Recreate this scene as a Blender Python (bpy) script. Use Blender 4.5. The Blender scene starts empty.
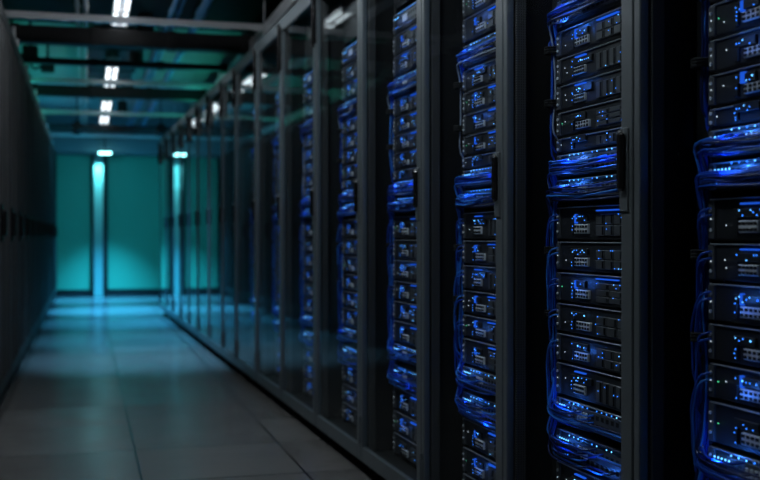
import bpy, math, random
from mathutils import Vector
random.seed(7)
scene = bpy.context.scene
COL = scene.collection
PI = math.pi

# ------------------------------------------------------------------ materials
def principled(name, col, rough=0.5, metal=0.0, noise=0.0, nscale=40.0, bump=0.0, bscale=200.0, spec=0.5):
    m = bpy.data.materials.new(name); m.use_nodes = True
    nt = m.node_tree; b = nt.nodes['Principled BSDF']
    b.inputs['Base Color'].default_value = (*col, 1)
    b.inputs['Roughness'].default_value = rough
    b.inputs['Metallic'].default_value = metal
    b.inputs['Specular IOR Level'].default_value = spec
    tc = nt.nodes.new('ShaderNodeTexCoord')
    if noise > 0:
        n = nt.nodes.new('ShaderNodeTexNoise'); n.inputs['Scale'].default_value = nscale
        n.inputs['Detail'].default_value = 3
        nt.links.new(tc.outputs['Object'], n.inputs['Vector'])
        r = nt.nodes.new('ShaderNodeMapRange')
        r.inputs['To Min'].default_value = max(0.02, rough - noise); r.inputs['To Max'].default_value = min(1, rough + noise)
        nt.links.new(n.outputs['Fac'], r.inputs['Value']); nt.links.new(r.outputs['Result'], b.inputs['Roughness'])
    if bump > 0:
        n = nt.nodes.new('ShaderNodeTexNoise'); n.inputs['Scale'].default_value = bscale
        nt.links.new(tc.outputs['Object'], n.inputs['Vector'])
        bp = nt.nodes.new('ShaderNodeBump'); bp.inputs['Strength'].default_value = bump; bp.inputs['Distance'].default_value = 0.002
        nt.links.new(n.outputs['Fac'], bp.inputs['Height']); nt.links.new(bp.outputs['Normal'], b.inputs['Normal'])
    return m

def emission(name, col, s):
    m = bpy.data.materials.new(name); m.use_nodes = True
    nt = m.node_tree; nt.nodes.clear()
    e = nt.nodes.new('ShaderNodeEmission'); e.inputs['Color'].default_value = (*col, 1); e.inputs['Strength'].default_value = s
    o = nt.nodes.new('ShaderNodeOutputMaterial'); nt.links.new(e.outputs[0], o.inputs[0])
    return m

def perforated(name, col, hole, scale, rough=0.45, metal=0.3):
    m = principled(name, col, rough, metal)
    nt = m.node_tree; b = nt.nodes['Principled BSDF']
    tc = nt.nodes.new('ShaderNodeTexCoord')
    v = nt.nodes.new('ShaderNodeTexVoronoi'); v.inputs['Scale'].default_value = scale; v.inputs['Randomness'].default_value = 0
    nt.links.new(tc.outputs['Object'], v.inputs['Vector'])
    lt = nt.nodes.new('ShaderNodeMath'); lt.operation = 'LESS_THAN'; lt.inputs[1].default_value = 0.36
    nt.links.new(v.outputs['Distance'], lt.inputs[0])
    mx = nt.nodes.new('ShaderNodeMix'); mx.data_type = 'RGBA'
    mx.inputs['A'].default_value = (*col, 1); mx.inputs['B'].default_value = (*hole, 1)
    nt.links.new(lt.outputs[0], mx.inputs['Factor']); nt.links.new(mx.outputs['Result'], b.inputs['Base Color'])
    return m

def glass_mat():
    m = bpy.data.materials.new('door_glass'); m.use_nodes = True
    nt = m.node_tree; nt.nodes.clear()
    f = nt.nodes.new('ShaderNodeFresnel')
    ge = nt.nodes.new('ShaderNodeNewGeometry'); ior = nt.nodes.new('ShaderNodeMapRange')   # both faces of a thin pane reflect alike
    ior.inputs['To Min'].default_value = 1.5; ior.inputs['To Max'].default_value = 1/1.5
    nt.links.new(ge.outputs['Backfacing'], ior.inputs['Value']); nt.links.new(ior.outputs['Result'], f.inputs['IOR'])
    t = nt.nodes.new('ShaderNodeBsdfTransparent'); t.inputs['Color'].default_value = (0.93, 0.96, 0.97, 1)
    g = nt.nodes.new('ShaderNodeBsdfGlossy'); g.inputs['Roughness'].default_value = 0.015
    g.inputs['Color'].default_value = (0.9, 0.95, 0.95, 1)
    mx = nt.nodes.new('ShaderNodeMixShader'); o = nt.nodes.new('ShaderNodeOutputMaterial')
    ar = nt.nodes.new('ShaderNodeMath'); ar.operation = 'MULTIPLY'   # anti-glare coat: clear when seen square on, a mirror only at a glancing angle
    a2 = nt.nodes.new('ShaderNodeMath'); a2.operation = 'MULTIPLY'; a2.inputs[1].default_value = 4.6; nt.links.new(f.outputs[0], a2.inputs[0])
    a3 = nt.nodes.new('ShaderNodeMath'); a3.operation = 'POWER'; a3.inputs[1].default_value = 2.0; nt.links.new(f.outputs[0], a3.inputs[0])
    ar.use_clamp = True; nt.links.new(a3.outputs[0], ar.inputs[0]); nt.links.new(a2.outputs[0], ar.inputs[1]); nt.links.new(ar.outputs[0], mx.inputs[0]); nt.links.new(t.outputs[0], mx.inputs[1]); nt.links.new(g.outputs[0], mx.inputs[2])
    nt.links.new(mx.outputs[0], o.inputs[0])
    return m

def floor_mat():
    m = principled('floor_tiles', (0.16, 0.16, 0.165), 0.3)
    nt = m.node_tree; b = nt.nodes['Principled BSDF']; b.inputs['Specular IOR Level'].default_value = 0.5
    L = nt.links.new
    tc = nt.nodes.new('ShaderNodeTexCoord')
    sx = nt.nodes.new('ShaderNodeSeparateXYZ'); L(tc.outputs['Object'], sx.inputs[0])
    def cell(out, off):
        a = nt.nodes.new('ShaderNodeMath'); a.operation = 'SUBTRACT'; a.inputs[1].default_value = off; L(out, a.inputs[0])
        d = nt.nodes.new('ShaderNodeMath'); d.operation = 'DIVIDE'; d.inputs[1].default_value = 0.6; L(a.outputs[0], d.inputs[0])
        fl = nt.nodes.new('ShaderNodeMath'); fl.operation = 'FLOOR'; L(d.outputs[0], fl.inputs[0])
        r = nt.nodes.new('ShaderNodeMath'); r.operation = 'ROUND'; L(d.outputs[0], r.inputs[0])
        s = nt.nodes.new('ShaderNodeMath'); s.operation = 'SUBTRACT'; L(d.outputs[0], s.inputs[0]); L(r.outputs[0], s.inputs[1])
        ab = nt.nodes.new('ShaderNodeMath'); ab.operation = 'ABSOLUTE'; L(s.outputs[0], ab.inputs[0])
        return fl.outputs[0], ab.outputs[0]
    fx, ax = cell(sx.outputs['X'], 0.195); fy, ay = cell(sx.outputs['Y'], 3.9)
    mn = nt.nodes.new('ShaderNodeMath'); mn.operation = 'MINIMUM'; L(ax, mn.inputs[0]); L(ay, mn.inputs[1])
    lt = nt.nodes.new('ShaderNodeMath'); lt.operation = 'LESS_THAN'; lt.inputs[1].default_value = 0.0075; L(mn.outputs[0], lt.inputs[0])
    cb = nt.nodes.new('ShaderNodeCombineXYZ'); L(fx, cb.inputs[0]); L(fy, cb.inputs[1])
    wn = nt.nodes.new('ShaderNodeTexWhiteNoise'); wn.noise_dimensions = '3D'; L(cb.outputs[0], wn.inputs['Vector'])
    n = nt.nodes.new('ShaderNodeTexNoise'); n.inputs['Scale'].default_value = 260; n.inputs['Detail'].default_value = 2; L(tc.outputs['Object'], n.inputs['Vector'])
    n2 = nt.nodes.new('ShaderNodeTexNoise'); n2.inputs['Scale'].default_value = 3; n2.inputs['Detail'].default_value = 4; L(tc.outputs['Object'], n2.inputs['Vector'])
    ad = nt.nodes.new('ShaderNodeMath'); ad.operation = 'ADD'; L(wn.outputs['Value'], ad.inputs[0]); L(n.outputs['Fac'], ad.inputs[1])
    mr = nt.nodes.new('ShaderNodeMapRange'); mr.inputs['From Max'].default_value = 2; L(ad.outputs[0], mr.inputs['Value'])
    cr = nt.nodes.new('ShaderNodeMix'); cr.data_type = 'RGBA'
    cr.inputs['A'].default_value = (0.10, 0.099, 0.098, 1); cr.inputs['B'].default_value = (0.185, 0.183, 0.18, 1); L(mr.outputs['Result'], cr.inputs['Factor'])
    jx = nt.nodes.new('ShaderNodeMix'); jx.data_type = 'RGBA'; L(lt.outputs[0], jx.inputs['Factor']); L(cr.outputs['Result'], jx.inputs['A'])
    jx.inputs['B'].default_value = (0.012, 0.012, 0.012, 1); L(jx.outputs['Result'], b.inputs['Base Color'])
    rr = nt.nodes.new('ShaderNodeMapRange'); rr.inputs['To Min'].default_value = 0.17; rr.inputs['To Max'].default_value = 0.30
    L(n2.outputs['Fac'], rr.inputs['Value']); L(rr.outputs['Result'], b.inputs['Roughness'])
    inv = nt.nodes.new('ShaderNodeMath'); inv.operation = 'MULTIPLY_ADD'; inv.inputs[1].default_value = -1.5; L(lt.outputs[0], inv.inputs[0]); L(n.outputs['Fac'], inv.inputs[2])
    bp = nt.nodes.new('ShaderNodeBump'); bp.inputs['Strength'].default_value = 0.12; bp.inputs['Distance'].default_value = 0.002
    L(inv.outputs[0], bp.inputs['Height'])
    # every raised tile sits very slightly out of level
    tv = nt.nodes.new('ShaderNodeVectorMath'); tv.operation = 'SUBTRACT'; tv.inputs[1].default_value = (.5, .5, .5); L(wn.outputs['Color'], tv.inputs[0])
    ts = nt.nodes.new('ShaderNodeVectorMath'); ts.operation = 'MULTIPLY'; ts.inputs[1].default_value = (.05, .05, 0); L(tv.outputs[0], ts.inputs[0])
    ta = nt.nodes.new('ShaderNodeVectorMath'); ta.operation = 'ADD'; L(ts.outputs[0], ta.inputs[0]); L(bp.outputs['Normal'], ta.inputs[1])
    tn = nt.nodes.new('ShaderNodeVectorMath'); tn.operation = 'NORMALIZE'; L(ta.outputs[0], tn.inputs[0]); L(tn.outputs[0], b.inputs['Normal'])
    return m

M = dict(
    floor=floor_mat(),
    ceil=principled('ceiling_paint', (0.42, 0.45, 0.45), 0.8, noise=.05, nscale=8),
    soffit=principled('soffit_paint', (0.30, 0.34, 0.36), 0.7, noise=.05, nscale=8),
    darkener=principled('darkener_black', (0.012, 0.0125, 0.013), 0.8, 0.0, noise=.1, nscale=10),
    wall=principled('wall_paint', (0.04, 0.045, 0.05), 0.8, bump=.2, bscale=60),
    teal=principled('teal_panel', (0.10, 0.52, 0.33), 0.45, noise=.06, nscale=5),
    strip=principled('pale_strip', (0.32, 0.62, 0.58), 0.5, noise=.05, nscale=5),
    blk=principled('black_trim', (0.006, 0.007, 0.008), 0.55, noise=.08),
    body=principled('cabinet_black', (0.010, 0.010, 0.011), 0.5, bump=.25, bscale=500),
    inner=principled('cabinet_inside', (0.008, 0.008, 0.009), 0.6, bump=.2, bscale=400),
    door=principled('door_grey', (0.14, 0.165, 0.18), 0.36, 0.4, noise=.015, nscale=12),
    lmetal=principled('left_door_frame', (0.022, 0.022, 0.023), 0.55, 0.1, noise=.08, nscale=50),
    perf=perforated('perforated_steel', (0.06, 0.06, 0.06), (0.008, 0.008, 0.008), 160, .7, 0),
    ldoor=perforated('mesh_door', (0.010, 0.010, 0.0103), (0.002, 0.004, 0.004), 60),
    glass=glass_mat(),
    handle=principled('handle_black', (0.008, 0.008, 0.009), 0.22, noise=.05),
    steel=principled('galvanised', (0.70, 0.71, 0.73), 0.38, 0.4, noise=.12, nscale=25),
    beam=principled('beam_black', (0.006, 0.006, 0.007), 0.6, noise=.1, nscale=20),
    pipe=principled('blue_conduit', (0.16, 0.42, 0.72), 0.35, 0.0, noise=.08, nscale=20),
    chassis=principled('chassis_black', (0.026, 0.028, 0.032), 0.42, 0.2, bump=.15, bscale=600),
    glint=principled('painted_glint', (0.40, 0.42, 0.45), 0.35, 0.5, noise=.1),
    bay=principled('drive_carrier', (0.10, 0.105, 0.115), 0.35, 0.3, noise=.08, nscale=200),
    port=principled('port_metal', (0.72, 0.75, 0.80), 0.4, 0.0, noise=.1, nscale=300),
    hole=principled('port_hole', (0.004, 0.004, 0.005), 0.6, noise=.05),
    tie=principled('tie_black', (0.006, 0.006, 0.007), 0.8, bump=.3, bscale=900),
    cab0=principled('cable_blue', (0.012, 0.08, 0.50), 0.35, noise=.05),
    cab1=principled('cable_deep', (0.005, 0.014, 0.09), 0.35, noise=.05),
    cab2=principled('cable_light', (0.04, 0.24, 0.85), 0.3, noise=.05),
    cabw=principled('cable_pale', (0.35, 0.42, 0.55), 0.4, noise=.05),
    tray_cable=principled('tray_cable', (0.03, 0.035, 0.04), 0.5, noise=.05),
    led=emission('blue_led', (0.03, 0.22, 1.0), 3.0),
    ledc=emission('cyan_led', (0.12, 0.45, 1.0), 3.5),
    ledw=emission('white_led', (0.75, 0.88, 1.0), 1.3),
    ledg=emission('green_led', (0.1, 0.9, 0.4), 1.5),
    bar=emission('blue_bar', (0.015, 0.11, 0.75), 0.9),
    tube=emission('tube_white', (0.86, 0.94, 1.0), 65.0),
    dimtube=emission('tube_dimmed', (0.86, 0.94, 1.0), 3.0),
    lamp=emission('lamp_cyan', (0.30, 0.95, 1.0), 9.0),
    fill_led=emission('fill_teal', (0.05, 0.7, 0.62), 1.0),
    rib=principled('door_rib', (0.036, 0.036, 0.037), 0.55, 0.1, noise=.04, nscale=20),
    rubber=principled('rubber', (0.012, 0.012, 0.012), 0.8, noise=.05),
)

# ------------------------------------------------------------------ mesh helpers
class MB:
    def __init__(s): s.v = []; s.f = []; s.mi = []
    def box(s, x0, x1, y0, y1, z0, z1, mi=0, bev=0.0):
        if bev <= 0:
            b = len(s.v)
            s.v += [(x0,y0,z0),(x1,y0,z0),(x1,y1,z0),(x0,y1,z0),(x0,y0,z1),(x1,y0,z1),(x1,y1,z1),(x0,y1,z1)]
            for q in ((0,3,2,1),(4,5,6,7),(0,1,5,4),(1,2,6,5),(2,3,7,6),(3,0,4,7)):
                s.f.append(tuple(b+i for i in q)); s.mi.append(mi)
            return
        bev = min(bev, (x1-x0)*.45, (y1-y0)*.45, (z1-z0)*.45)
        # chamfered box: 24 verts
        b = len(s.v); idx = {}
        for ix, X in ((0,x0),(1,x1)):
            for iy, Y in ((0,y0),(1,y1)):
                for iz, Z in ((0,z0),(1,z1)):
                    sx = 1 if ix == 0 else -1; sy = 1 if iy == 0 else -1; sz = 1 if iz == 0 else -1
                    for ax in range(3):
                        p = [X + sx*bev, Y + sy*bev, Z + sz*bev]
                        p[ax] = (X, Y, Z)[ax]
                        idx[(ix,iy,iz,ax)] = len(s.v); s.v.append(tuple(p))
        def add(*k): s.f.append(tuple(idx[q] for q in k)); s.mi.append(mi)
        for i in (0,1):
            add(*[(i,a,c,0) for a,c in ((0,0),(1,0),(1,1),(0,1))])
            add(*[(a,i,c,1) for a,c in ((0,0),(1,0),(1,1),(0,1))])
            add(*[(a,c,i,2) for a,c in ((0,0),(1,0),(1,1),(0,1))])
        for i in (0,1):
            for j in (0,1):
                add((i,j,0,0),(i,j,1,0),(i,j,1,1),(i,j,0,1))
                add((i,0,j,0),(i,1,j,0),(i,1,j,2),(i,0,j,2))
                add((0,i,j,1),(1,i,j,1),(1,i,j,2),(0,i,j,2))
        for i in (0,1):
            for j in (0,1):
                for k in (0,1): add((i,j,k,0),(i,j,k,1),(i,j,k,2))
    def tube(s, pts, r, n=6, mi=0, closed=False, cap=True):
        pts = [Vector(p) for p in pts]; N = len(pts); b = len(s.v)
        up = None; 
        for i, p in enumerate(pts):
            if closed: t = pts[(i+1) % N] - pts[i-1]
            else: t = pts[min(i+1, N-1)] - pts[max(i-1, 0)]
            if t.length < 1e-9: t = Vector((0,0,1))
            t.normalize()
            if up is None:
                up = Vector((0,0,1)) if abs(t.z) < .9 else Vector((1,0,0))
            a = up - t*up.dot(t)
            if a.length < 1e-6: a = t.orthogonal()
            a.normalize(); up = a; c = t.cross(a)
            for k in range(n):
                q = 2*PI*k/n; w = p + a*(math.cos(q)*r) + c*(math.sin(q)*r); s.v.append(tuple(w))
        for i in range(N if closed else N-1):
            j = (i+1) % N
            for k in range(n):
                k2 = (k+1) % n
                s.f.append((b+i*n+k, b+i*n+k2, b+j*n+k2, b+j*n+k)); s.mi.append(mi)
        if cap and not closed:
            s.f.append(tuple(b+k for k in range(n))[::-1]); s.mi.append(mi)
            s.f.append(tuple(b+(N-1)*n+k for k in range(n))); s.mi.append(mi)
    def dot(s, x, y, z, r, mi=0):      # small LED lens: low dome facing -x
        b = len(s.v); n = 6
        for k in range(n):
            q = 2*PI*k/n; s.v.append((x, y+math.cos(q)*r, z+math.sin(q)*r))
        for k in range(n):
            q = 2*PI*k/n; s.v.append((x-r*.7, y+math.cos(q)*r*.6, z+math.sin(q)*r*.6))
        for k in range(n):
            k2 = (k+1) % n; s.f.append((b+k, b+k2, b+n+k2, b+n+k)); s.mi.append(mi)
        s.f.append(tuple(b+n+k for k in range(n))); s.mi.append(mi)
    def mesh(s, name, mats, smooth=False):
        me = bpy.data.meshes.new(name); me.from_pydata(s.v, [], s.f)
        for m in (mats if isinstance(mats, (list, tuple)) else [mats]): me.materials.append(m)
        me.polygons.foreach_set('material_index', s.mi)
        if smooth: me.polygons.foreach_set('use_smooth', [True]*len(s.f))
        me.update()
        import bmesh
        bm = bmesh.new(); bm.from_mesh(me); bmesh.ops.recalc_face_normals(bm, faces=bm.faces); bm.to_mesh(me); bm.free()
        return me
    def build(s, name, mats, parent=None, smooth=False):
        return link(name, s.mesh(name, mats, smooth), parent)

def link(name, me, parent=None):
    o = bpy.data.objects.new(name, me); COL.objects.link(o)
    if parent: o.parent = parent
    return o
def tag(o, label=None, cat=None, group=None, kind=None):
    if label: o['label'] = label
    if cat: o['category'] = cat
    if group: o['group'] = group
    if kind: o['kind'] = kind
    return o
def empty(name, loc, rz=0.0):
    o = bpy.data.objects.new(name, None); COL.objects.link(o)
    o.location = loc; o.rotation_euler = (0, 0, rz); o.empty_display_size = .05
    return o
def spline(pts, n=6):
    P = [Vector(p) for p in pts]; P = [P[0]*2-P[1]] + P + [P[-1]*2-P[-2]]; out = []
    for i in range(1, len(P)-2):
        a, b, c, d = P[i-1], P[i], P[i+1], P[i+2]
        for k in range(n):
            t = k/n
            out.append(.5*((2*b)+(c-a)*t+(2*a-5*b+4*c-d)*t*t+(3*b-a-3*c+d)*t*t*t))
    out.append(P[-2]); return out

# ------------------------------------------------------------------ camera
F = 1056.0; CX = 380.0; HOR = 236.0; CAMH = 0.89
YAW = math.atan((CX-86.0)/F)
cam = bpy.data.cameras.new('camera'); co = bpy.data.objects.new('camera', cam); COL.objects.link(co)
cam.sensor_width = 36.0; cam.lens = F/760*36.0
co.location = (0, 0, CAMH); co.rotation_euler = (PI/2 - math.atan((240-HOR)/F), 0, -YAW)
cam.dof.use_dof = True; cam.dof.focus_distance = 2.45; cam.dof.aperture_fstop = 3.4
cam.clip_start = .02
scene.camera = co
cs, sn = math.cos(YAW), math.sin(YAW)
def world(u, z): return Vector((u*cs + z*sn, z*cs - u*sn, 0))

# ------------------------------------------------------------------ setting
YB = 16.2
def struct(name, mb, mats):
    return tag(mb.build(name, mats), kind='structure')
CEILZ = 2.62
b = MB(); b.box(-1.7, 2.3, -1.5, YB+.2, -.05, 0); struct('floor', b, M['floor'])
b = MB(); b.box(-1.7, 2.3, -1.5, YB+.2, CEILZ, CEILZ+.05); struct('ceiling', b, M['ceil'])
b = MB(); b.box(-1.75, -1.7, -1.5, YB+.2, 0, CEILZ); struct('wall_left', b, M['wall'])
b = MB(); b.box(2.3, 2.35, -1.5, YB+.2, 0, CEILZ); struct('wall_right', b, M['wall'])
b = MB(); b.box(-1.7, 2.3, -1.55, -1.5, 0, CEILZ); struct('wall_front', b, M['wall'])
b = MB(); b.box(-1.7, 2.3, YB, YB+.2, 0, CEILZ); struct('wall_back', b, M['wall'])
def wx(px, Y):                       # world x of a pixel column on the plane at Y
    t = (px-CX)/F; z = Y/(cs - t*sn); return t*z*cs + z*sn
yw = YB - .03
xa, xb, xc, xd = wx(91, yw), wx(94, yw), wx(103, yw), wx(107.5, yw)
b = MB(); b.box(-1.5, xa, yw-.03, YB, .10, 2.08, bev=.004); tag(b.build('wall_panel', M['teal']), 'wide teal wall panel left of the lit strip on the end wall', 'wall panel', kind='structure')
b = MB(); b.box(xd, 2.2, yw-.03, YB, .10, 2.08, bev=.004); tag(b.build('wall_panel', M['teal']), 'wide teal wall panel right of the lit strip on the end wall', 'wall panel', kind='structure')
b = MB(); b.box(xb, xc, yw+.01, YB, .0, 2.08); tag(b.build('wall_panel', M['strip']), 'narrow bright strip between two teal panels', 'wall panel', kind='structure')
b = MB(); b.box(xa, xb, yw-.16, YB, 0, 2.08, bev=.004); struct('trim_1', b, M['blk'])
b = MB(); b.box(xc, xd, yw-.16, YB, 0, 2.08, bev=.004); struct('trim_2', b, M['blk'])
b = MB(); b.box(-1.5, xa, yw-.05, YB, 0, .075, bev=.004); struct('baseboard_left', b, M['blk'])
b = MB(); b.box(xd, 2.2, yw-.05, YB, 0, .075, bev=.004); struct('baseboard_right', b, M['blk'])
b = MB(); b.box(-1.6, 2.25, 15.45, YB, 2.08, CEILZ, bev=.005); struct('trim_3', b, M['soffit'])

# end-wall lamp
t = empty('ceiling_lamp', (wx(105, 15.25), 15.25, 2.035))
tag(t, 'small bright cyan lamp under the soffit above the lit strip', 'lamp')
b = MB(); b.box(-.10, .10, -.05, .05, .026, .05, bev=.006); b.tube([(0,0,.05),(0,0,CEILZ-2.035)], .008); b.build('housing', M['blk'], t)
b = MB(); b.box(-.085, .085, -.042, .042, 0, .028, bev=.006); b.build('diffuser', M['lamp'], t)

def light(kind, name, loc, rot, energy, col, parent=None, **kw):
    l = bpy.data.lights.new(name, kind); l.energy = energy; l.color = col
    for k, v in kw.items(): setattr(l, k, v)
    o = bpy.data.objects.new(name, l); COL.objects.link(o); o.location = loc; o.rotation_euler = rot
    if parent: o.parent = parent
    return o
CYAN = (0.04, 0.62, 1.0); BLUEC = (0.05, 0.50, 1.0)
xs = (xb+xc)/2
light('SPOT', 'lamp_glow', (0, 0, -.006), (0, 0, 0), 1000, BLUEC, t, spot_size=math.radians(76), spot_blend=1.0, shadow_soft_size=.02)
# spot washing the narrow strip
light('SPOT', 'strip_wash', (xs, 16.05, 2.07), (math.radians(14), 0, 0), 45, (0.2, .85, 1.0), spot_size=math.radians(80), spot_blend=.9, shadow_soft_size=.02)
def fill_spot(x, Y, e, label, col, ang=54, tilt=0, z=2.40):  # added spot lamps that brighten the floor and the end wall
    t = empty('fill_spot', (x, Y, z), 0); t.rotation_euler.x = tilt; tag(t, label, 'fill_spot')
    b = MB(); n = 16
    for r0, r1, za, zb in ((.06, .06, 0, .10),):
        i0 = len(b.v)
        for k in range(n):
            q = 2*PI*k/n; c, d = math.cos(q), math.sin(q)
            b.v += [(c*.06, d*.06, -.03), (c*.06, d*.06, .10), (c*.054, d*.054, -.03), (c*.054, d*.054, .09)]
        for k in range(n):
            p = i0+4*k; q = i0+4*((k+1) % n)
            for A in ((0,1),(2,3),(0,2)): b.f.append((p+A[0], q+A[0], q+A[1], p+A[1])); b.mi.append(0)
        b.f.append(tuple(i0+4*k+1 for k in range(n))); b.mi.append(0)
        b.f.append(tuple(i0+4*k+3 for k in range(n))); b.mi.append(0)
    b.build('can', M['blk'], t)
    b = MB(); st = Vector((0, math.sin(tilt), math.cos(tilt))); b.tube([Vector((0,0,.09)), Vector((0,0,.09)) + st*(CEILZ-z-.09*math.cos(tilt))], .008); b.build('stem', M['blk'], t)
    light('SPOT', 'fill_spot_bulb', (0, 0, .07), (0, 0, 0), e, col, t, spot_size=math.radians(ang), spot_blend=1.0, shadow_soft_size=.02)
for i, (Y, e, c) in enumerate(((7.9, 420, (.22, .62, 1.0)), (9.35, 900, (.10, .56, 1.0)), (11.2, 1500, BLUEC), (13.0, 2200, BLUEC))):
    fill_spot(.42, Y, e, f"small black fill lamp added over the aisle, {('first', 'second', 'third', 'fourth')[i]} counted from the camera", c)
fill_spot(-.1, 12.7, 33, 'black spotlight added over the aisle to brighten the end wall', CYAN, 70, math.radians(70), 2.12)
fill_spot(.85, 12.7, 33, 'black spotlight added near the glass doors to brighten the end wall', CYAN, 70, math.radians(70), 2.12)

# ------------------------------------------------------------------ overhead
ORD = ['first','second','third','fourth','fifth','sixth','seventh','eighth','ninth','tenth','eleventh','twelfth','thirteenth','fourteenth','fifteenth','sixteenth','seventeenth','eighteenth']
def beam(name, Y, z0, z1, d, mat, label, cat, group=None):
    b = MB(); b.box(-1.69, 2.29, Y-d/2, Y+d/2, z0, z1, bev=.006)
    for k in range(8):
        x = -1.5 + k*.52; b.box(x-.03, x+.03, Y-d/2-.006, Y+d/2+.006, z0-.006, z1+.006, bev=.003)
    return tag(b.build(name, mat), label, cat, group)
for i, (Y, z0, z1) in enumerate(((7.55, 2.2, 2.315), (10.35, 2.2, 2.30), (13.8, 2.2, 2.29))):
    o = beam('beam', Y, z0, z1, .12, M['beam'], f'black beam across the aisle, {ORD[i]} thick one counted from the camera', 'beam'); o['kind'] = 'structure'
o = beam('beam', 8.72, 2.245, 2.29, .10, M['beam'], 'slim black beam across the aisle behind the first thick one', 'beam'); o['kind'] = 'structure'
b = MB(); b.box(-1.2, 2.1, 3.2, 8.35, 2.50, 2.60, bev=.01)  # dark panel added to keep the near ceiling black
for k in range(5): b.box(-1.22, 2.12, 3.3+k*1.2, 3.36+k*1.2, 2.485, 2.61, bev=.004)
tag(b.build('ceiling_darkener', M['darkener']), 'wide dark flat panel added under the ceiling before the first thick beam', 'dark panel')
b = MB(); b.box(.02, .44, 8.95, 12.0, 2.47, 2.60, bev=.01)  # black panel added to break up the teal glow on the ceiling
for k in range(3): b.box(.005, .455, 9.2+k*1.2, 9.25+k*1.2, 2.462, 2.605, bev=.004)
tag(b.build('ceiling_darkener', M['blk']), 'narrow black panel added above the far tube lights between the beams', 'dark panel')
for X, Y, Z, lab in ((-.43, 8.95, 2.30, 'black junction box hung beside the left end of the slim black beam'), (-.33, 9.95, 2.36, 'black junction box hung over the mesh-door side beyond the slim black beam')):
    t = empty('junction_box', (X, Y, Z)); tag(t, lab, 'junction box')
    b = MB(); b.box(-.06, .06, -.05, .05, 0, .12, bev=.01); b.box(-.05, .05, -.056, -.05, .01, .11, bev=.003); b.build('box_body', M['blk'], t)
    b = MB(); b.tube([(0, 0, .12), (0, 0, CEILZ-Z)], .012, 8); b.build('stem', M['blk'], t)
    b = MB(); b.tube(spline([(-.06, 0, .05), (-.12, 0, .03), (-.15, 0, .10), (-.14, 0, CEILZ-Z)], 5), .012, 6); b.build('flexible_conduit', M['blk'], t, smooth=True)
RAILS = (6.85, 9.65, 12.1, 14.8)
def rail_thing(i, Y):
    t = empty('support_rail', (0, Y, 2.23))
    tag(t, f'thin grey steel rail hung across the aisle, {ORD[i]} counted from the camera', 'rail', 'hanging support rails')
    b = MB(); b.box(-1.0, 1.9, -.02, .02, 0, .006); b.box(-1.0, 1.9, -.02, -.014, .006, .04); b.box(-1.0, 1.9, .014, .02, .006, .04)
    for k in range(14): b.box(-.95+k*.2, -.9+k*.2, -.023, .023, -.004, .0, 0)
    b.build('channel', M['steel'], t)
    for x in (-.62, 1.35):
        b = MB(); b.tube([(x,0,.0),(x,0,CEILZ-2.23)], .006, 6); b.tube([(x,0,-.012),(x,0,.0)], .014, 6); b.build('threaded_rod', M['steel'], t)
for i, Y in enumerate(RAILS): rail_thing(i, Y)

def pipe(px, H, r, Y0, Y1, mat, label, cat, name):
    X = wxh(px, H)
    b = MB(); b.tube([(X, Y0, H), (X, Y1, H)], r, 8)
    Y = Y0 + .3
    while Y < Y1: b.tube([(X, Y-.03, H), (X, Y+.03, H)], r*1.35, 8); Y += 1.5
    return tag(b.build(name, mat, smooth=True), label, cat)
def wxh(px, H):                      # world x of a line along the aisle at height H crossing column px at the top edge
    z = F*(H-CAMH)/HOR; u = (px-CX)/F*z; return u*cs + z*sn
pipe(77, 2.42, .014, 4, 15.4, M['steel'], 'thin grey conduit along the ceiling, farther from the lights', 'conduit', 'conduit')
pipe(85.5, 2.42, .017, 4, 15.4, M['steel'], 'thin bright conduit along the ceiling, closer to the lights', 'conduit', 'conduit')
pipe(177, 2.42, .020, 4, 15.4, M['pipe'], 'blue pipe along the ceiling, beside the tube lights', 'pipe', 'pipe')
pipe(184, 2.42, .014, 4, 15.4, M['pipe'], 'thin blue pipe along the ceiling, middle of the blue three', 'pipe', 'pipe')
pipe(208, 2.42, .030, 4, 15.4, M['pipe'], 'thickest blue pipe along the ceiling, closest to the glass-door racks', 'pipe', 'pipe')

# tube lights in a row
LX = .225; LZ = 2.36
def tube_light(i, Y):
    t = empty('tube_light', (LX, Y, LZ))
    tag(t, f'bright twin-tube ceiling light above the near racks, {ORD[i]} of the bright three' if i < 3 else f'white twin-tube ceiling light over the aisle, {ORD[i-3]} one visible from the camera', 'ceiling light', 'tube lights over the aisle')
    b = MB(); b.box(-.055, .055, 0, .95, .02, .05, bev=.005); b.box(-.055, .055, 0, .04, -.02, .02); b.box(-.055, .055, .91, .95, -.02, .02)
    b.box(-.05, .05, .46, .49, -.015, .02); b.build('housing', M['steel'], t)
    for x in (-.032, .032):
        b = MB(); b.tube([(x, .04, 0), (x, .91, 0)], .012, 8); b.build('tube', M['tube' if Y < 5 else 'dimtube'], t, smooth=True)
    for y in (.2, .75):
        b = MB(); b.tube([(0, y, .05), (0, y, CEILZ-LZ)], .005, 6); b.build('hanger', M['steel'], t)
for i, Y in enumerate((1.6, 3.1, 4.75, 6.6, 9.25, 10.45, 11.75, 13.2)): tube_light(i, Y)

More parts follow.
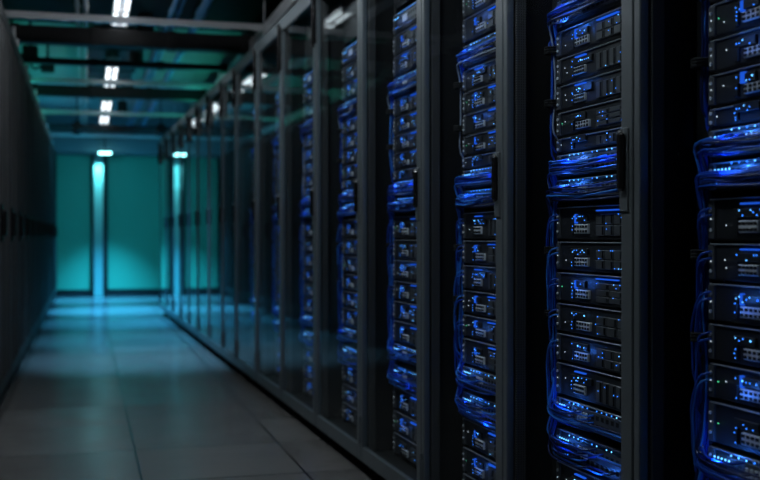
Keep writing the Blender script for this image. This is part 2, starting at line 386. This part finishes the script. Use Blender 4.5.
# ladder tray above the glass-door racks and above the far-side racks
def ladder(x0, x1, Y0, Y1, z, label):
    t = empty('cable_tray', (0, 0, z)); tag(t, label, 'cable tray')
    b = MB(); b.box(x0, x0+.02, Y0, Y1, 0, .08, bev=.003); b.build('side_rail', M['steel'], t)
    b = MB(); b.box(x1-.02, x1, Y0, Y1, 0, .08, bev=.003); b.build('side_rail', M['steel'], t)
    b = MB(); b.box(x0+.02, x1-.02, 0, .03, .01, .03); rung = b.mesh('rung', M['steel']); y = Y0 + .1
    while y < Y1: link('rung', rung, t).location = (0, y, 0); y += .3
    y = Y0 + .4
    while y < Y1:
        b = MB(); b.tube([(x0-.006, y, .0), (x0-.006, y, CEILZ-z)], .006, 6); b.build('threaded_rod', M['steel'], t); y += 2.4
    rnd = random.Random(3)
    for k in range(6):
        b = MB(); xx = x0+.05+k*(x1-x0-.1)/5
        pts = [(xx+rnd.uniform(-.02,.02), Y0+(Y1-Y0)*q/14, z+.045+rnd.uniform(0,.015)) for q in range(15)]
        b.tube(spline(pts, 2), .014, 6)
        tag(b.build('tray_cable', M['tray_cable'], smooth=True), 'dark thick cable lying in ' + ('the overhead tray above the glass-door racks' if x0 > .5 else 'the overhead tray above the mesh-door racks'), 'cable', 'dark cables ' + ('above glass-door racks' if x0 > .5 else 'above mesh-door racks'))
ladder(1.12, 1.48, 1.6, 15.2, 2.2, 'steel ladder tray hung above the glass-door racks')
ladder(-.95, -.62, 3.6, 15.2, 2.22, 'steel ladder tray hung above the mesh-door racks')

# fill lights added on the rack tops to tint the ceiling
def fill_strip(name, X, Y0, Y1, z, col, e, label, tilt):
    t = empty(name, (X, Y0, z)); tag(t, label, 'fill light')
    L = Y1 - Y0
    b = MB(); b.box(-.02, .02, 0, L, 0, .015, bev=.003); b.build('channel', M['blk'], t)
    b = MB(); b.box(-.012, .012, .01, L-.01, .015, .02); b.build('diffuser', M['fill_led'], t)
    light('AREA', 'fill_uplight', (0, L/2, .023), (0, PI + tilt, 0), e, col, t, shape='RECTANGLE', size=.02, size_y=L)

# ------------------------------------------------------------------ right row of glass-door racks
zk = [1.45, 2.05, 2.658, 3.264, 3.935, 4.639, 5.377, 6.077, 6.803, 7.385, 8.074, 8.74, 9.37, 10.06, 10.75, 11.45, 12.15]
XV = 64.0
dcam = Vector(((XV-CX)/F, 1.0)); KL = dcam.length
dw = world(dcam.x, dcam.y).normalized()
RZ = math.atan2(-dw.x, dw.y)
P0 = world((632.7-CX)/F*2.05, 2.05)
pill = [P0 + dw*((z-2.05)*KL) for z in zk]
RH = 2.0; RD = .92; SX = .10       # rack height, depth, server face set back

foot_mb = MB(); foot_mb.tube([(0,0,0),(0,0,.012)], .022, 10); foot_mb.tube([(0,0,.012),(0,0,.055)], .009, 8)
FOOT = foot_mb.mesh('levelling_foot', M['rubber'])
h_mb = MB()
h_mb.box(-.004, .0, -.016, .016, -.09, .075, bev=.002)
HPLATE = h_mb.mesh('escutcheon', M['door'])
h_mb = MB(); h_mb.box(-.015, -.003, -.011, .011, -.05, .066, bev=.005); h_mb.box(-.008, -.003, -.009, .009, .035, .062, bev=.002); h_mb.box(-.008, -.003, -.007, .007, -.048, -.03, bev=.002)
HGRIP = h_mb.mesh('grip', M['handle'])
h_mb = MB(); h_mb.tube([(-.0105,0,.066),(-.0105,0,.0695)], .004, 8); h_mb.tube([(-.003,0,.066),(-.003,0,.069)], .003, 8)  # pale studs stand in for two highlights on top of the grip
HCAP = h_mb.mesh('grip_glint', M['steel'])
h_mb = MB(); h_mb.tube([(-.005,0,-.05),(-.005,0,.05)], .0045, 8); h_mb.box(-.004, .0, -.010, .010, -.03, .03, bev=.0015)
HINGE = h_mb.mesh('stile_fitting', M['door'])
h_mb = MB(); h_mb.box(-.02, .0, -.012, .012, -.11, .11, bev=.004); h_mb.tube([(-.014,0,-.125),(-.014,0,.125)], .008, 8)  # long black piece for the upper stile of the farther doors
DARK_FITTING = h_mb.mesh('stile_fitting', M['handle'])

RACKW = ['nearest', 'second', 'third', 'fourth', 'fifth', 'sixth', 'seventh', 'eighth', 'ninth', 'tenth', 'eleventh', 'twelfth', 'thirteenth', 'fourteenth', 'fifteenth', 'sixteenth']
def make_rack(k, W):
    t = empty('server_rack', pill[k], RZ)
    lab = 'black server rack with a glass door, cut by the edge nearest the camera' if k == 0 else f'black server rack with glass door, {RACKW[k]} counted away from the camera'
    if k == len(zk)-2: lab = 'black server rack with glass door, farthest one of its row'
    tag(t, lab, 'server rack', 'glass-door server racks')
    g = .002
    b = MB()
    for y0, y1 in ((g, .03), (W-.03, W-g)):
        b.box(.024, .052, y0, y1, .05, RH-.012, bev=.002)
        b.box(RD-.05, RD, y0, y1, .05, RH-.012, bev=.002)
    b.build('front_post', M['perf'], t)
    b = MB(); b.box(.03, RD, g, W-g, RH-.012, RH, bev=.002); b.build('top_panel', M['body'], t)
    b = MB(); b.box(.03, RD, g, W-g, .05, .085, bev=.002); b.build('floor_panel', M['body'], t)
    for y0, y1 in ((g, .008), (W-.008, W-g)):
        b = MB(); b.box(.052, RD-.05, y0, y1, .085, RH-.012); b.build('side_panel', M['inner'], t)
    b = MB(); b.box(RD-.03, RD-.02, .03, W-.03, .085, RH-.012); b.build('back_panel', M['inner'], t)
    b = MB(); b.box(.122, .126, W-.11, W-.03, .085, RH-.012, bev=.001); b.build('cable_channel', M['inner'], t)
    b = MB(); b.box(.102, .13, W-.109, W-.098, .085, RH-.012, bev=.001); b.build('mounting_rail', M['body'], t)
    b = MB(); b.box(.102, .13, W-.580, W-.567, .085, RH-.012, bev=.001); b.build('mounting_rail', M['body'], t)
    b = MB(); b.box(.105, .11, W-.568, W-.112, 1.72, RH-.012); b.build('blanking_panel', M['body'], t)
    if W > .66:
        b = MB(); b.box(.122, .126, .03, W-.582, .085, RH-.012); b.build('blanking_panel', M['body'], t)
    for x in (.07, RD-.07):
        for y in (.05, W-.05):
            f = link('levelling_foot', FOOT, t); f.location = (x, y, 0)
    # door
    z0, z1 = .052, RH-.004
    b = MB()
    b.box(0, .02, .003, .046, z0, z1, bev=.002); b.box(0, .02, W-.025, W-.003, z0, z1, bev=.002)
    b.box(0, .02, 0.046, W-.025, z0, z0+.055, bev=.002); b.box(0, .02, 0.046, W-.025, z1-.068, z1, bev=.002)
    d = b.build('door', M['door'], t)
    b = MB(); b.box(.006, .010, 0.044, W-.023, z0+.053, z1-.066); b.build('glass_pane', M['glass'], d)
    h = link('handle', HGRIP, d); h.location = (0, .030, 1.028)
    for mname, me in (('escutcheon', HPLATE), ('grip_glint', HCAP)):
        # kept at the same level as the grip: pieces of the door
        q = link(mname, me, d); q.location = (0, .030, 1.028)
    q = link('stile_fitting', HINGE, d); q.location = (0, W-.012, .17)
    q = link('stile_fitting', DARK_FITTING if k >= 4 else HINGE, d); q.location = (0, W-.012, 1.84)
    return t

# ---- units
UW = .456
def cachefn(f):
    c = {}
    def g(*a):
        if a not in c: c[a] = f(*a)
        return c[a]
    return g
def L(a): return UW - a            # distance from the far (cable side) edge
@cachefn
def chassis(h):
    b = MB(); b.box(0, .62, 0, UW, 0.001, h-.003, bev=.002)
    b.box(-.002, .0, .012, UW-.012, .004, h-.008, bev=.0008)
    return b.mesh('chassis', M['chassis'])
@cachefn
def glintm(h):
    b = MB(); b.box(-.006, .0, 0.004, UW-.004, h-.0055, h-.003, bev=.0008); return b.mesh('edge_glint', M['glint'])  # pale strip paints the highlight along the unit's top edge
@cachefn
def ear(h):
    b = MB(); b.box(-.006, .002, 0, .02, .003, h-.006, bev=.0015)
    for z in (h*.25, h*.7): b.tube([(-.006, .01, z), (-.0085, .01, z)], .0035, 6, 1)
    return b.mesh('mounting_ear', [M['bay'], M['port']])
@cachefn
def portblock(h, v):
    b = MB(); a0, a1 = ((.10, .165), (.11, .175), (.095, .15), (.105, .17))[v]
    z0, z1 = h*.18, h*.45
    b.box(-.008, 0, L(a1), L(a0), z0, z1, 0, bev=.001)
    n = 5
    for i in range(n):
        for j in range(2):
            y = L(a1) + (a1-a0)*(i+.5)/n; z = z0 + (z1-z0)*(j+.5)/2
            b.box(-.0092, -.0078, y-.0042, y+.0042, z-.0028, z+.0028, 1)
    return b.mesh('port_block', [M['port'], M['hole']])
@cachefn
def cage(h, v):
    b = MB(); a0, a1 = .20, .44
    n = (6, 5, 8, 4)[v]; r = (2, 2, 1, 3)[v]
    for i in range(n):
        for j in range(r):
            ya = L(a1) + (a1-a0)*i/n; yb = ya + (a1-a0)/n - .003
            za = h*.12 + h*.62*j/r; zb = za + h*.62/r - .002
            b.box(-.007, 0, ya, yb, za, zb, 0, bev=.001)
            b.box(-.0095, -.006, ya+.003, ya+.006, za+.002, zb-.002, 1)
    rnd = random.Random(v*13+int(h*1000))
    for i in range(8): b.dot(-.0095, L(a0 + .006 + rnd.random()*(a1-a0-.012)), h*rnd.choice((.16,.3,.45,.6,.7)), .0013, rnd.choice((2,2,2,3)))
    return b.mesh('drive_cage', [M['bay'], M['chassis'], M['led'], M['ledc']])
@cachefn
def dots(h, v):
    rnd = random.Random(v*31+int(h*1000)); b = MB()
    n = (7, 5, 9, 6)[v]
    b.box(-.0072, -.001, L(.092 + .010*n), L(.078), h*.52, h*.52+.016, 2, bev=.001)      # backing strip with the lamps in it
    b.box(-.0072, -.001, L(.092), L(.080), h*.14, h*.53, 2, bev=.001)
    for i in range(n):
        mi = 1 if rnd.random() < .3 else 0
        if rnd.random() < .65: b.dot(-.007, L(.088 + .010*i + rnd.uniform(-.002,.002)), h*.56 + rnd.choice((0, .005, .009)), .0015, mi)
    for i in range(4):
        if rnd.random() < .5: b.dot(-.007, L(.086 + rnd.uniform(-.003,.004)), h*(.18+.11*i), .0014, 0)
    return b.mesh('indicator_strip', [M['led'], M['ledc'], M['chassis']])
@cachefn
def bar(a0, a1, zf, t, h):
    b = MB(); b.box(-.0085, -.001, L(a1), L(a0), h*zf, h*zf+t, bev=.0006); return b.mesh('light_bar', M['bar'])
BARS = {0: ((.205,.30,.80,.003), (.10,.107,.47,.022)), 1: ((.20,.27,.80,.0025), (.30,.36,.80,.0025), (.10,.112,.5,.02)), 2: ((.10,.15,.80,.003),), 3: ((.205,.30,.82,.003), (.10,.108,.47,.020))}
WD = MB(); WD.dot(0, 0, 0, .0014); WDOT = WD.mesh('status_light', M['ledw'])
GD = MB(); GD.dot(0, 0, 0, .0014); GDOT = GD.mesh('status_light', M['ledg'])
BD = MB(); BD.dot(0, 0, 0, .0019); BDOT = BD.mesh('status_light', M['ledc'])
@cachefn
def swports(h):
    b = MB(); b.box(-.006, 0, .03, UW-.06, h*.15, h*.8, 0, bev=.001)
    for i in range(16):
        for j in range(2):
            y = .045 + i*(UW-.12)/15; z = h*(.3+.32*j)
            b.box(-.0066, -.005, y-.006, y+.006, z-.005, z+.005, 1)
    return b.mesh('port_panel', [M['bay'], M['hole']])
@cachefn
def swdots(h, v):
    rnd = random.Random(v*17+5); b = MB()
    for i in range(16):
        if rnd.random() < .8: b.dot(-.0075, .045 + i*(UW-.12)/15, h*.88, .0019, 0 if rnd.random() < .55 else 1)
    for i in range(5): b.dot(-.0075, L(.025+.011*i), h*.70, .0022, 1)
    for i in range(4): b.dot(-.0075, L(.03+.012*i), h*.25, .0016, 0)
    return b.mesh('port_lights', [M['led'], M['ledc']])
@cachefn
def swlabel(h):
    b = MB()
    for i in range(4): b.box(-.0085, -.0055, L(.125+.013*i), L(.116+.013*i), h*.35, h*.68, 0, bev=.0008)
    return b.mesh('port_block', M['port'])

UNITS = [  # kind, bottom, top, what, where
 ('s', .100, .178, 'third server below the lower switches'), ('s', .180, .258, 'second server below the lower switches'), ('s', .262, .345, 'first server below the lower switches'),
 ('w', .350, .425, 'lowest cable-draped switch'), ('w', .440, .502, 'second lowest cable-draped switch'),
 ('s', .506, .586, 'sixth server below the middle patch panels'), ('s', .588, .657, 'fifth server below the middle patch panels'), ('s', .659, .730, 'fourth server below the middle patch panels'),
 ('s', .732, .805, 'third server below the middle patch panels'), ('s', .807, .879, 'second server below the middle patch panels'), ('s', .881, .962, 'first server below the middle patch panels'),
 ('w', .972, 1.028, 'lower of the two middle patch panels'), ('w', 1.034, 1.088, 'upper of the two middle patch panels'),
 ('t', 1.091, 1.128, 'slim unit right above the middle patch panels'),
 ('s', 1.130, 1.191, 'second unit above the middle patch panels'), ('s', 1.193, 1.255, 'third unit above the middle patch panels'), ('s', 1.257, 1.321, 'fourth unit above the middle patch panels'),
 ('s', 1.323, 1.388, 'fifth unit above the middle patch panels'), ('w', 1.394, 1.462, 'cable-filled upper switch'),
 ('s', 1.470, 1.543, 'first server above the upper switch'), ('s', 1.545, 1.618, 'second server above the upper switch'), ('w', 1.622, 1.695, 'topmost switch'),
]
def make_unit(k, W, i, kind, z0, z1, what, rack, rnd):
    h = round(z1-z0, 3)
    p = pill[k] + Matrix3(SX, W-.11-UW) ; 
    nm = 'network_switch' if kind == 'w' else 'rack_server'
    t = empty(nm, (p.x, p.y, z0), RZ)
    tag(t, f'{what}, {RACKW[k]} glass-door rack from the camera', 'network switch' if kind == 'w' else 'server', f'units in the {RACKW[k]} glass-door rack')
    link('chassis', chassis(h), t); link('edge_glint', glintm(h), t)
    e = link('mounting_ear', ear(h), t); e.location.y = UW-.02
    link('mounting_ear', ear(h), t)
    if kind == 's':
        v = rnd.randrange(4)
        link('port_block', portblock(h, v), t); link('drive_cage', cage(h, v), t)
        link('indicator_strip', dots(h, v), t)
        if rnd.random() < .85:
            for q in BARS[v]: link('light_bar', bar(*q, h), t)
        for j in range(2):
            if rnd.random() < .45:
                o = link('status_light', WDOT, t); o.location = (-.007, L(.055+rnd.uniform(-.006,.006)), h*(.35+.2*j))
        if rnd.random() < .45:
            o = link('status_light', BDOT, t); o.location = (-.008, L(.12+rnd.uniform(-.02,.03)), h*.66)
        if rnd.random() < .25:
            o = link('status_light', GDOT, t); o.location = (-.007, L(.035), h*.5)
        o = link('status_light', WDOT, t); o.location = (-.0075, L(.012), h*.5)
    elif kind == 't':
        link('drive_cage', cage(h, 2), t); o = link('status_light', WDOT, t); o.location = (-.007, L(.03), h*.5)
        link('indicator_strip', dots(h, 3), t)
    else:
        link('port_panel', swports(h), t); link('port_lights', swdots(h, rnd.randrange(4)), t); link('port_block', swlabel(h), t)
    return t
cR, sR = math.cos(RZ), math.sin(RZ)
def Matrix3(x, y, z=0): return Vector((x*cR - y*sR, x*sR + y*cR, z))

# ---- cables (rack-local coordinates: x inward, y away from the camera, z up)
def cable_pts(W, z0, z1, rnd, down, far_z, q01):
    zc = z0 + .010 + (z1-z0-.018)*q01 + rnd.uniform(-.002, .002)
    yp = W-.11 - rnd.uniform(.06, .42)
    out = SX - rnd.uniform(.014, .034)
    yv = W - .094 + rnd.uniform(-.009, .009); xv = rnd.uniform(.088, .112)
    if rnd.random() < .5: far_z = zc + (.09 if not down else -.09)
    sag = rnd.uniform(.004, .010)
    p = [(SX+.002, yp, zc), (SX-.014, yp, zc), (out, yp+.02, zc-.004)]
    ym = (yp + W-.12)/2
    p += [(out+rnd.uniform(-.006,.006), ym, zc-sag), (out, W-.128, zc-sag*.5)]
    d = -1 if down else 1
    p += [(xv-.010, yv, zc + d*.014), (xv, yv+rnd.uniform(-.004,.004), zc + d*.06)]
    n = max(2, int(abs(far_z - zc)/.12))
    for q in range(1, n):
        zz = zc + d*.06 + (far_z - zc - d*.06)*q/n
        p.append((xv+rnd.uniform(-.007,.007), yv+rnd.uniform(-.007,.007), zz))
    p += [(xv, yv, far_z), (.135, yv, far_z + d*.03)]
    return p
def arc_pts(W, zs, rnd, zend):
    yv = W - .082 + rnd.uniform(-.008, .008); xv = rnd.uniform(.078, .100)
    return [(SX+.002, W-.122, zs), (SX-.012, W-.118, zs), (SX-.022, W-.104, zs-.012), (xv, yv, zs-.06), (xv+.004, yv+.004, zs-.11), (xv+.008, yv, zend), (.135, yv, zend-.03)]
CABLE_R = .0023
def put_cable(k, pts, mat, label, group, stuff):
    n = 4 if stuff is None else 3
    sp = spline(pts, n)
    if stuff is None:
        b = MB(); b.tube(sp, CABLE_R, 6)
        o = b.build('patch_cable', M[mat], smooth=True); o.location = pill[k]; o.rotation_euler = (0, 0, RZ)
        tag(o, label, 'cable', group)
    else:
        w = [pill[k] + Matrix3(q.x, q.y, q.z) for q in sp]
        stuff.tube(w, CABLE_R*1.05, 5, {'cab0':0,'cab1':1,'cab2':2,'cabw':3}[mat])
STUFF = MB()
BANDS = [  # bottom, top, down?, where it goes, count, name
 (.352, .420, False, .62, 12, 'lowest switch'), (.444, .498, False, .80, 11, 'second lowest switch'),
 (.972, 1.024, True, .60, 12, 'lower middle patch panel'), (1.034, 1.084, True, .72, 12, 'upper middle patch panel'),
 (1.398, 1.458, True, 1.13, 11, 'upper switch'), ]
NR_UNITS = 9                       # racks whose contents can be made out through the glass
BLUE = (0.035, 0.20, 1.0)
for k in range(len(zk)-1):
    W = (zk[k+1]-zk[k])*KL
    rack = make_rack(k, W)
    if k >= NR_UNITS: continue
    rnd = random.Random(100+k)
    for i, (kind, z0, z1, what) in enumerate(UNITS):
        make_unit(k, W, i, kind, z0, z1, what, rack, rnd)
    st = None if k < 4 else STUFF
    for bi, (z0, z1, down, fz, n, nm) in enumerate(BANDS):
        for c in range(n if st is None else 9):
            mat = rnd.choice(('cab0','cab1','cab0','cab2'))
            if bi in (3, 4) and c == 0: mat = 'cabw'
            if k >= 4: pass
            lab = ('dark navy' if mat == 'cab1' else 'light blue' if mat == 'cab2' else 'blue') + f' patch cable plugged into the {nm} of the {RACKW[k]} glass-door rack'
            if mat == 'cabw': lab = f'pale patch cable plugged into the {nm} of the {RACKW[k]} glass-door rack'
            put_cable(k, cable_pts(W, z0, z1, rnd, down, fz+rnd.uniform(-.05,.05), c/(n if st is None else 9)), mat, lab, f'{mat[-1:].translate(str.maketrans(dict(zip("012w", ["blue", "navy", "light", "pale"]))))} cables of the {nm} in the {RACKW[k]} rack', st)
    for zs, zn in ((.94,'first'), (.86, 'second'), (.785,'third'), (.71,'fourth'), (.635,'fifth')):
        for c in range(2):
            put_cable(k, arc_pts(W, zs-.012*c, rnd, zs-.17-.02*c), rnd.choice(('cab0','cab0','cab2')), f'blue cable looping down beside the {zn} server below middle patch panels, {RACKW[k]} rack', f'looping cables beside {zn} server in the {RACKW[k]} rack', st)
    # topmost switch: short bundle
    for c in range(4 if st is None else 3):
        pass
    # velcro ties around the vertical bundle
    for zt, zn in ((1.345, 'top'), (1.215, 'second'), (.855, 'third'), (.70, 'lowest')):
        b = MB(); yc, xc2 = W-.090, .097
        ring = [(xc2+.022*math.cos(q*PI/6), yc+.017*math.sin(q*PI/6), 0) for q in range(12)]
        for dz in (-.006, 0, .006): b.tube([(x, y, zt+dz) for x, y, _ in ring], .0035, 5, closed=True)
        o = b.build('cable_tie', M['tie']); o.location = pill[k]; o.rotation_euler = (0,0,RZ)
        tag(o, f'black tie around blue cables, {zn} one in the {RACKW[k]} glass-door rack', 'cable tie', f'cable ties in the {RACKW[k]} rack')
    # the indicator lamps of the switches really light the cables round them
    s = (4.5, 4.0, 3.0, 2.4)[k] if k < 4 else 1.8
    for z, y, e in ((.41, W-.19, .030), (.36, W-.34, .020), (.49, W-.17, .028), (1.015, W-.19, .030), (1.075, W-.20, .034), (1.06, W-.38, .02), (1.39, W-.19, .030), (1.45, W-.16, .020), (.78, W-.22, .012), (.62, W-.23, .012), (1.24, W-.23, .012), (1.53, W-.23, .016), (1.66, W-.2, .02), (.22, W-.25, .012)):
        p = pill[k] + Matrix3(SX-.036, y, z)
        light('SPOT', 'indicator_lamp', p, (0, -PI/2, RZ), e*s, BLUE, shadow_soft_size=.0016, spot_size=math.radians(165), spot_blend=.5)
tag(STUFF.build('patch_cables', [M['cab0'], M['cab1'], M['cab2'], M['cabw']], smooth=True), 'blue patch cables in the distant glass-door racks beyond the fourth', 'cables', kind='stuff')

# ------------------------------------------------------------------ left row of mesh-door racks
LXF = -.41; LW = .75; LH = 2.09; NL = 16; LY0 = 4.05
def left_meshes():
    d = {}
    b = MB(); b.box(-.92, -.03, .002, LW-.002, .06, LH, bev=.003); d['cabinet'] = b.mesh('cabinet', M['body'])
    b = MB()
    for y0, y1 in ((.004, .05), (LW-.05, LW-.004)): b.box(-.028, 0, y0, y1, .085, LH-.01, bev=.003)
    b.box(-.028, 0, .05, LW-.05, .085, .15, bev=.003); b.box(-.028, 0, .05, LW-.05, LH-.08, LH-.01, bev=.003)
    b.box(-.028, -.002, LW/2-.012, LW/2+.012, .15, LH-.08, bev=.003)
    d['door'] = b.mesh('door', M['lmetal'])
    b = MB(); b.box(-.022, -.014, .05, LW-.05, .15, LH-.08)
    for i in range(7):
        y = .05 + (LW-.1)*(i+.5)/7; b.box(-.016, -.004, y-.008, y+.008, .15, LH-.08, 1, bev=.002)
    d['mesh_panel'] = b.mesh('mesh_panel', [M['ldoor'], M['rib']])
    b = MB(); b.box(0, .03, .02, .05, .89, 1.02, bev=.005); b.box(0, .012, .012, .058, .86, 1.05, bev=.003); d['handle'] = b.mesh('handle', M['handle'])
    b = MB(); b.box(-.9, -.02, .01, LW-.01, .0, .06, bev=.003); b.box(-.022, -.012, .1, LW-.1, .012, .05, bev=.002); d['plinth'] = b.mesh('plinth', M['lmetal'])
    b = MB(); b.box(-.05, .0, .02, .06, LH, LH+.05, bev=.003); b.tube([(-.03, .04, LH+.05), (-.03, .04, LH+.13)], .01, 8); d['bracket'] = b.mesh('top_bracket', M['steel'])
    return d
LM = left_meshes()
for i in range(NL):
    t = empty('equipment_cabinet', (LXF, LY0 + i*LW, 0))
    lab = f'black mesh-door cabinet opposite the glass doors, {ORD[max(0,i-2)]} visible counted from the camera'
    if i == NL-1: lab = 'black mesh-door cabinet standing against the teal end wall'
    if i < 2: lab = 'black mesh-door cabinet ahead of the ' + ('first visible one, farther from it' if i == 0 else 'first visible one, next to it')
    tag(t, lab, 'cabinet', 'mesh-door cabinets')
    link('cabinet', LM['cabinet'], t); d = link('door', LM['door'], t); link('mesh_panel', LM['mesh_panel'], d); link('handle', LM['handle'], d); link('plinth', LM['plinth'], t)
    if i % 2 == 0: link('top_bracket', LM['bracket'], t)

# added fill lights on top of both rows
fill_strip('fill_light_strip', -.52, 8.8, 12.3, LH, (0.04, .78, .58), 3.4, 'added teal fill strip on top of the mesh-door cabinets, half nearer the camera', .35)
fill_strip('fill_light_strip', -.52, 12.5, 14.3, LH, (0.03, .55, .85), 2.6, 'added blue fill strip on top of the mesh-door cabinets, half nearer the end wall', .35)
fill_strip('fill_light_strip', 1.0, 8.8, 12.0, RH, (0.04, .78, .58), 3.4, 'added teal fill strip on top of the glass-door racks', -.35)

# ------------------------------------------------------------------ world, colour management
w = bpy.data.worlds.new('world'); scene.world = w; w.use_nodes = True
w.node_tree.nodes['Background'].inputs[0].default_value = (0.002, 0.003, 0.004, 1)
scene.view_settings.view_transform = 'Standard'; scene.view_settings.look = 'None'
scene.view_settings.gamma = 1.0; scene.view_settings.exposure = 0.0; scene.view_settings.use_curve_mapping = False
scene.cycles.max_bounces = 8; scene.cycles.transparent_max_bounces = 24
scene.cycles.sample_clamp_indirect = 3.0
